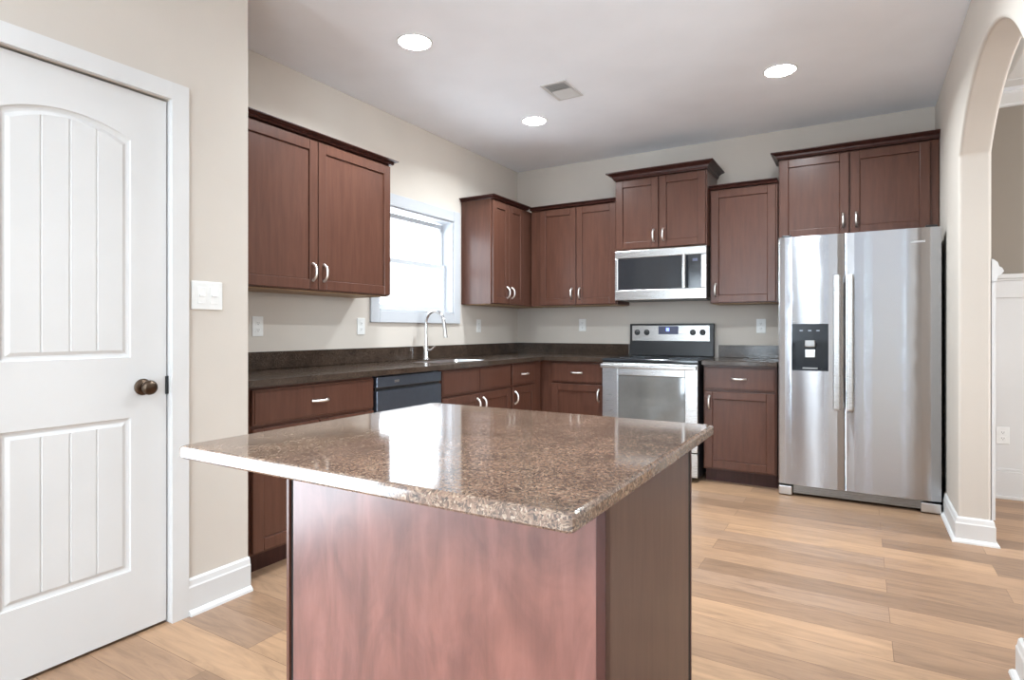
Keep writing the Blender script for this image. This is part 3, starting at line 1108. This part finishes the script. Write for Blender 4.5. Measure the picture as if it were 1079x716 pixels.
# ================================================================== FRIDGE
t = thing('refrigerator', 'tall side-by-side stainless refrigerator with ice dispenser by the arch wall', 'refrigerator', (-0.03, 4.8, 0))
fx0, fx1, FY = -0.492, 0.428, 4.4565
fm = -0.091
box(fx0 + 0.008, fx1 - 0.004, FY + 0.075, YB - 0.05, 0.012, 1.755).build('cabinet_body', 'black', t, bevel=0.004)
def bowed(x0, x1, z0, z1, hole=None):
    """slightly crowned steel door"""
    mb = MB()
    def prof(x):
        u = (x - x0) / (x1 - x0) * 2 - 1
        return FY + 0.010 * abs(u) ** 6
    cols = [x0, x0 + 0.006] + [x0 + (x1 - x0) * k / 10 for k in range(1, 10)] + [x1 - 0.006, x1]
    if hole:
        cols = sorted(set(cols + [hole[0], hole[1]]))
    for a, b_ in zip(cols, cols[1:]):
        zz = [(z0, z1)]
        if hole and a >= hole[0] - 1e-6 and b_ <= hole[1] + 1e-6:
            zz = [(z0, hole[2]), (hole[3], z1)]
        for (za, zb) in zz:
            mb.add([(a, prof(a), za), (b_, prof(b_), za), (b_, prof(b_), zb), (a, prof(a), zb)], [(0, 1, 2, 3)])
    # sides, top, bottom and back
    yk = FY + 0.070
    mb.add([(x0, prof(x0), z0), (x0, yk, z0), (x0, yk, z1), (x0, prof(x0), z1)], [(0, 1, 2, 3)])
    mb.add([(x1, prof(x1), z0), (x1, yk, z0), (x1, yk, z1), (x1, prof(x1), z1)], [(0, 1, 2, 3)])
    for z in (z0, z1):
        for a, b_ in zip(cols, cols[1:]):
            mb.add([(a, prof(a), z), (b_, prof(b_), z), (b_, yk, z), (a, yk, z)], [(0, 1, 2, 3)])
    mb.add([(x0, yk, z0), (x1, yk, z0), (x1, yk, z1), (x0, yk, z1)], [(0, 1, 2, 3)])
    return mb
hx0, hx1, hz0, hz1 = -0.410, -0.186, 0.866, 1.184
ld = bowed(fx0, fm - 0.003, 0.080, 1.782, (hx0, hx1, hz0, hz1)).build('freezer_door', 'fridge', t)
rd = bowed(fm + 0.003, fx1, 0.080, 1.782).build('fridge_door', 'fridge', t)
box(fm - 0.0028, fm + 0.0028, FY + 0.014, FY + 0.07, 0.081, 1.780).build('door_gap_shade', 'black', t)  # black strip stands in for the shade between the doors
# dispenser
mb = MB()
yk = FY + 0.062
mb.box(hx0, hx1, FY + 0.0005, FY + 0.012, 1.072, hz1)                 # touch panel
mb.box(hx0, hx0 + 0.006, FY + 0.0005, yk, hz0, 1.072)
mb.box(hx1 - 0.006, hx1, FY + 0.0005, yk, hz0, 1.072)
mb.box(hx0 + 0.006, hx1 - 0.006, yk - 0.004, yk, hz0, 1.072)
mb.box(hx0 + 0.006, hx1 - 0.006, FY + 0.0005, yk - 0.004, hz0, hz0 + 0.012)
mb.box(hx0 + 0.006, hx1 - 0.006, FY + 0.012, yk - 0.004, 1.058, 1.072)
ds = mb.build('dispenser', plain('black_dispenser_plastic', (0.012, 0.014, 0.018), 0.22, 0.35), ld)
cxd = (hx0 + hx1) / 2
box(cxd - 0.034, cxd + 0.034, FY + 0.008, FY + 0.05, 1.026, 1.0795).build('ice_chute', 'steel_dark', ds, bevel=0.006)
box(cxd - 0.032, cxd + 0.032, FY + 0.030, FY + 0.038, 0.955, 1.010).build('paddle', 'steel', ds, bevel=0.004)
box(cxd - 0.045, cxd + 0.045, FY + 0.004, FY + 0.05, hz0 + 0.0125, hz0 + 0.020).build('drip_tray', 'steel_dark', ds)
for ix in (-0.35, -0.298, -0.248):
    box(ix - 0.010, ix + 0.010, FY - 0.0006, FY + 0.0004, 1.135, 1.142).build('icon', 'icon', ds)
def fhandle(x, par):
    z0, z1 = 0.615, 1.505
    mb = MB()
    mb.box(x - 0.020, x + 0.020, FY - 0.062, FY - 0.040, z0, z1)
    mb.box(x - 0.016, x + 0.016, FY - 0.045, FY + 0.009, z0 + 0.004, z0 + 0.045)
    mb.box(x - 0.016, x + 0.016, FY - 0.045, FY + 0.009, z1 - 0.045, z1 - 0.004)
    return mb.build('handle', 'steel_light', par, bevel=0.009, seg=3)
fhandle(-0.135, ld)
fhandle(-0.060, rd)
box(0.27, 0.345, FY - 0.0015, FY - 0.0002, 1.690, 1.702).build('badge', 'steel_light', rd)
# base: feet covers, recessed grille
mb = MB()
for k in range(3):
    mb.box(fx0 + 0.09, fx1 - 0.09, FY + 0.028, FY + 0.036, 0.022 + k * 0.014, 0.031 + k * 0.014)
mb.box(fx0 + 0.09, fx1 - 0.09, FY + 0.036, FY + 0.074, 0.018, 0.072)
mb.build('base_grille', 'steel_dark', t)
for (a, b_) in ((fx0, fx0 + 0.085), (fx1 - 0.105, fx1)):
    box(a, b_, FY + 0.004, FY + 0.07, 0.006, 0.066).build('foot_cover', 'steel', t, bevel=0.005)
for xx in (fx0 + 0.05, fx1 - 0.05):
    box(xx - 0.02, xx + 0.02, FY + 0.06, FY + 0.1, 0.0, 0.0119).build('foot', 'black', t)
    box(xx - 0.03, xx + 0.03, FY + 0.01, FY + 0.12, 1.7825, 1.797).build('hinge_cover', 'black', t, bevel=0.004)

# ================================================================== OUTLETS, SWITCH
def outlet(kind, u, z, label, plane=None, gang=1, rocker=False):
    wd, hg = 0.072, 0.116
    if kind == 'L':
        f = Face('L', (XL if plane is None else plane) + 0.0008)
        loc = (XL if plane is None else plane, u, z)
    else:
        f = Face('B', (YB if plane is None else plane) - 0.0008)
        loc = (u, YB if plane is None else plane, z)
    t = thing('light_switch' if rocker else 'wall_outlet', label, 'switch' if rocker else 'outlet', loc, None if rocker else 'wall outlets')
    W = wd + 0.046 * (gang - 1)
    if gang == 2:
        W = 0.133
    mb = MB()
    f.box(mb, u - W / 2, u + W / 2, z - hg / 2, z + hg / 2, 0, 0.006)
    mb.build('cover_plate', 'outlet', t, bevel=0.003)
    if rocker:
        for du in (-0.026, 0.026):
            mb = MB()
            f.box(mb, u + du - 0.0165, u + du + 0.0165, z - 0.034, z + 0.034, 0.0061, 0.0085)
            ro = mb.build('rocker', 'outlet', t, bevel=0.001)
            mb = MB()
            f.box(mb, u + du - 0.011, u + du + 0.011, z - 0.004, z + 0.004, 0.0086, 0.0125)
            mb.build('paddle', 'outlet', ro, bevel=0.001)
    else:
        for dz in (-0.020, 0.020):
            mb = MB()
            f.box(mb, u - 0.0165, u + 0.0165, z + dz - 0.014, z + dz + 0.014, 0.0061, 0.0075)
            so = mb.build('socket', 'outlet', t, bevel=0.001)
            mb = MB()
            for du in (-0.006, 0.006):
                f.box(mb, u + du - 0.001, u + du + 0.001, z + dz - 0.003, z + dz + 0.006, 0.0076, 0.0079)
            f.box(mb, u - 0.002, u + 0.002, z + dz - 0.010, z + dz - 0.006, 0.0076, 0.0079)
            mb.build('slots', 'slot', so)
    return t


outlet('L', 2.162, 1.163, 'white outlet below the left wall cabinet, nearest the pantry wall end')
outlet('L', 2.977, 1.168, 'white outlet just left of the kitchen window casing')
outlet('L', 4.440, 1.180, 'white outlet on the window wall near the kitchen corner')
outlet('B', -2.277, 1.190, 'white outlet on the back wall left of the range')
outlet('B', -0.698, 1.175, 'white outlet on the back wall between range and fridge')
outlet('B', 0.829, 0.427, 'white outlet low on the white wainscot through the arch', YB - 0.0145)
outlet('L', 1.438, 1.283, 'white double switch plate beside the panel door', XP, 2, True)

# ================================================================== CEILING LAMPS, VENT
LAMPS = [(-2.128, 2.524, 'recessed ceiling light nearest the panel door, left of the air vent'),
         (-0.427, 3.950, 'recessed ceiling light on the right, in front of the fridge'),
         (-2.143, 3.940, 'recessed ceiling light beyond the air vent, near the window corner'),
         (-0.43, 2.52, 'recessed ceiling light above the near side of the kitchen, by the arch'),
         (-1.3, -0.6, 'recessed ceiling light added over the unseen room behind, on the door side'),  # from here on, lamps added out of view for extra light
         (1.6, -0.6, 'recessed ceiling light added over the unseen room behind, beyond the arch wall'),
         (-1.3, -2.6, 'recessed ceiling light added over the unseen room behind, by the rear window'),
         (1.6, -2.6, 'recessed ceiling light added over the unseen room behind, in the far corner')]
for (x, y, lab) in LAMPS:
    t = thing('recessed_light', lab, 'ceiling light', (x, y, HC), 'recessed ceiling lights')
    mb = MB()
    pr = [(0.098, -0.0006), (0.098, -0.003), (0.094, -0.006), (0.089, -0.006), (0.087, -0.003), (0.087, -0.0006)]
    sg = 40
    rings = [[(x + r * math.cos(2 * PI * j / sg), y + r * math.sin(2 * PI * j / sg), HC + z) for j in range(sg)] for r, z in pr]
    mb.loft(rings + [rings[0]], cap=False)
    mb.build('trim_ring', 'trim', t, smooth=True)
    mb = MB().lathe([(0.001, -0.014), (0.030, -0.013), (0.060, -0.0085), (0.078, -0.003), (0.0865, 0.003), (0.001, 0.003)], (x, y, HC - 0.0045), (0, 0, 1), 32)
    mb.build('lens', 'lens', t, smooth=True)
    la = area('lamp_light', (x, y, HC - 0.022), (0, 0, 0), 0.14, 0.14, LAMP, (0.83, 0.935, 1.0), 'DISK', 2.6)
    la.parent = t
    la.location = (0, 0, -0.022)

vx0, vx1, vy0, vy1 = -1.805, -1.620, 3.390, 3.675
t = thing('air_vent', 'small white louvred air register in the ceiling', 'vent', ((vx0 + vx1) / 2, (vy0 + vy1) / 2, HC))
mb = MB()
zc = HC - 0.0006
e = 0.022
mb.box(vx0, vx0 + e, vy0, vy1, zc - 0.007, zc)
mb.box(vx1 - e, vx1, vy0, vy1, zc - 0.007, zc)
mb.box(vx0 + e, vx1 - e, vy0, vy0 + e, zc - 0.007, zc)
mb.box(vx0 + e, vx1 - e, vy1 - e, vy1, zc - 0.007, zc)
mb.build('frame', 'trim', t, bevel=0.002)
box(vx0 + e, vx1 - e, vy0 + e, vy1 - e, zc - 0.0012, zc - 0.0002).build('duct_backing', 'vent_grey', t)
n = 11
for i in range(n):
    yy = vy0 + e + (vy1 - vy0 - 2 * e) * (i + 0.5) / n
    sgn = 1 if i < n // 2 else -1
    mb = MB()
    mb.add([(vx0 + e, yy - 0.007, zc - 0.0045 - 0.0025 * sgn), (vx1 - e, yy - 0.007, zc - 0.0045 - 0.0025 * sgn),
            (vx1 - e, yy + 0.007, zc - 0.0045 + 0.0025 * sgn), (vx0 + e, yy + 0.007, zc - 0.0045 + 0.0025 * sgn),
            (vx0 + e, yy - 0.007, zc - 0.0037 - 0.0025 * sgn), (vx1 - e, yy - 0.007, zc - 0.0037 - 0.0025 * sgn),
            (vx1 - e, yy + 0.007, zc - 0.0037 + 0.0025 * sgn), (vx0 + e, yy + 0.007, zc - 0.0037 + 0.0025 * sgn)],
           [(0, 1, 2, 3), (4, 5, 6, 7), (0, 1, 5, 4), (1, 2, 6, 5), (2, 3, 7, 6), (3, 0, 4, 7)])
    mb.build('louvre', 'trim', t)
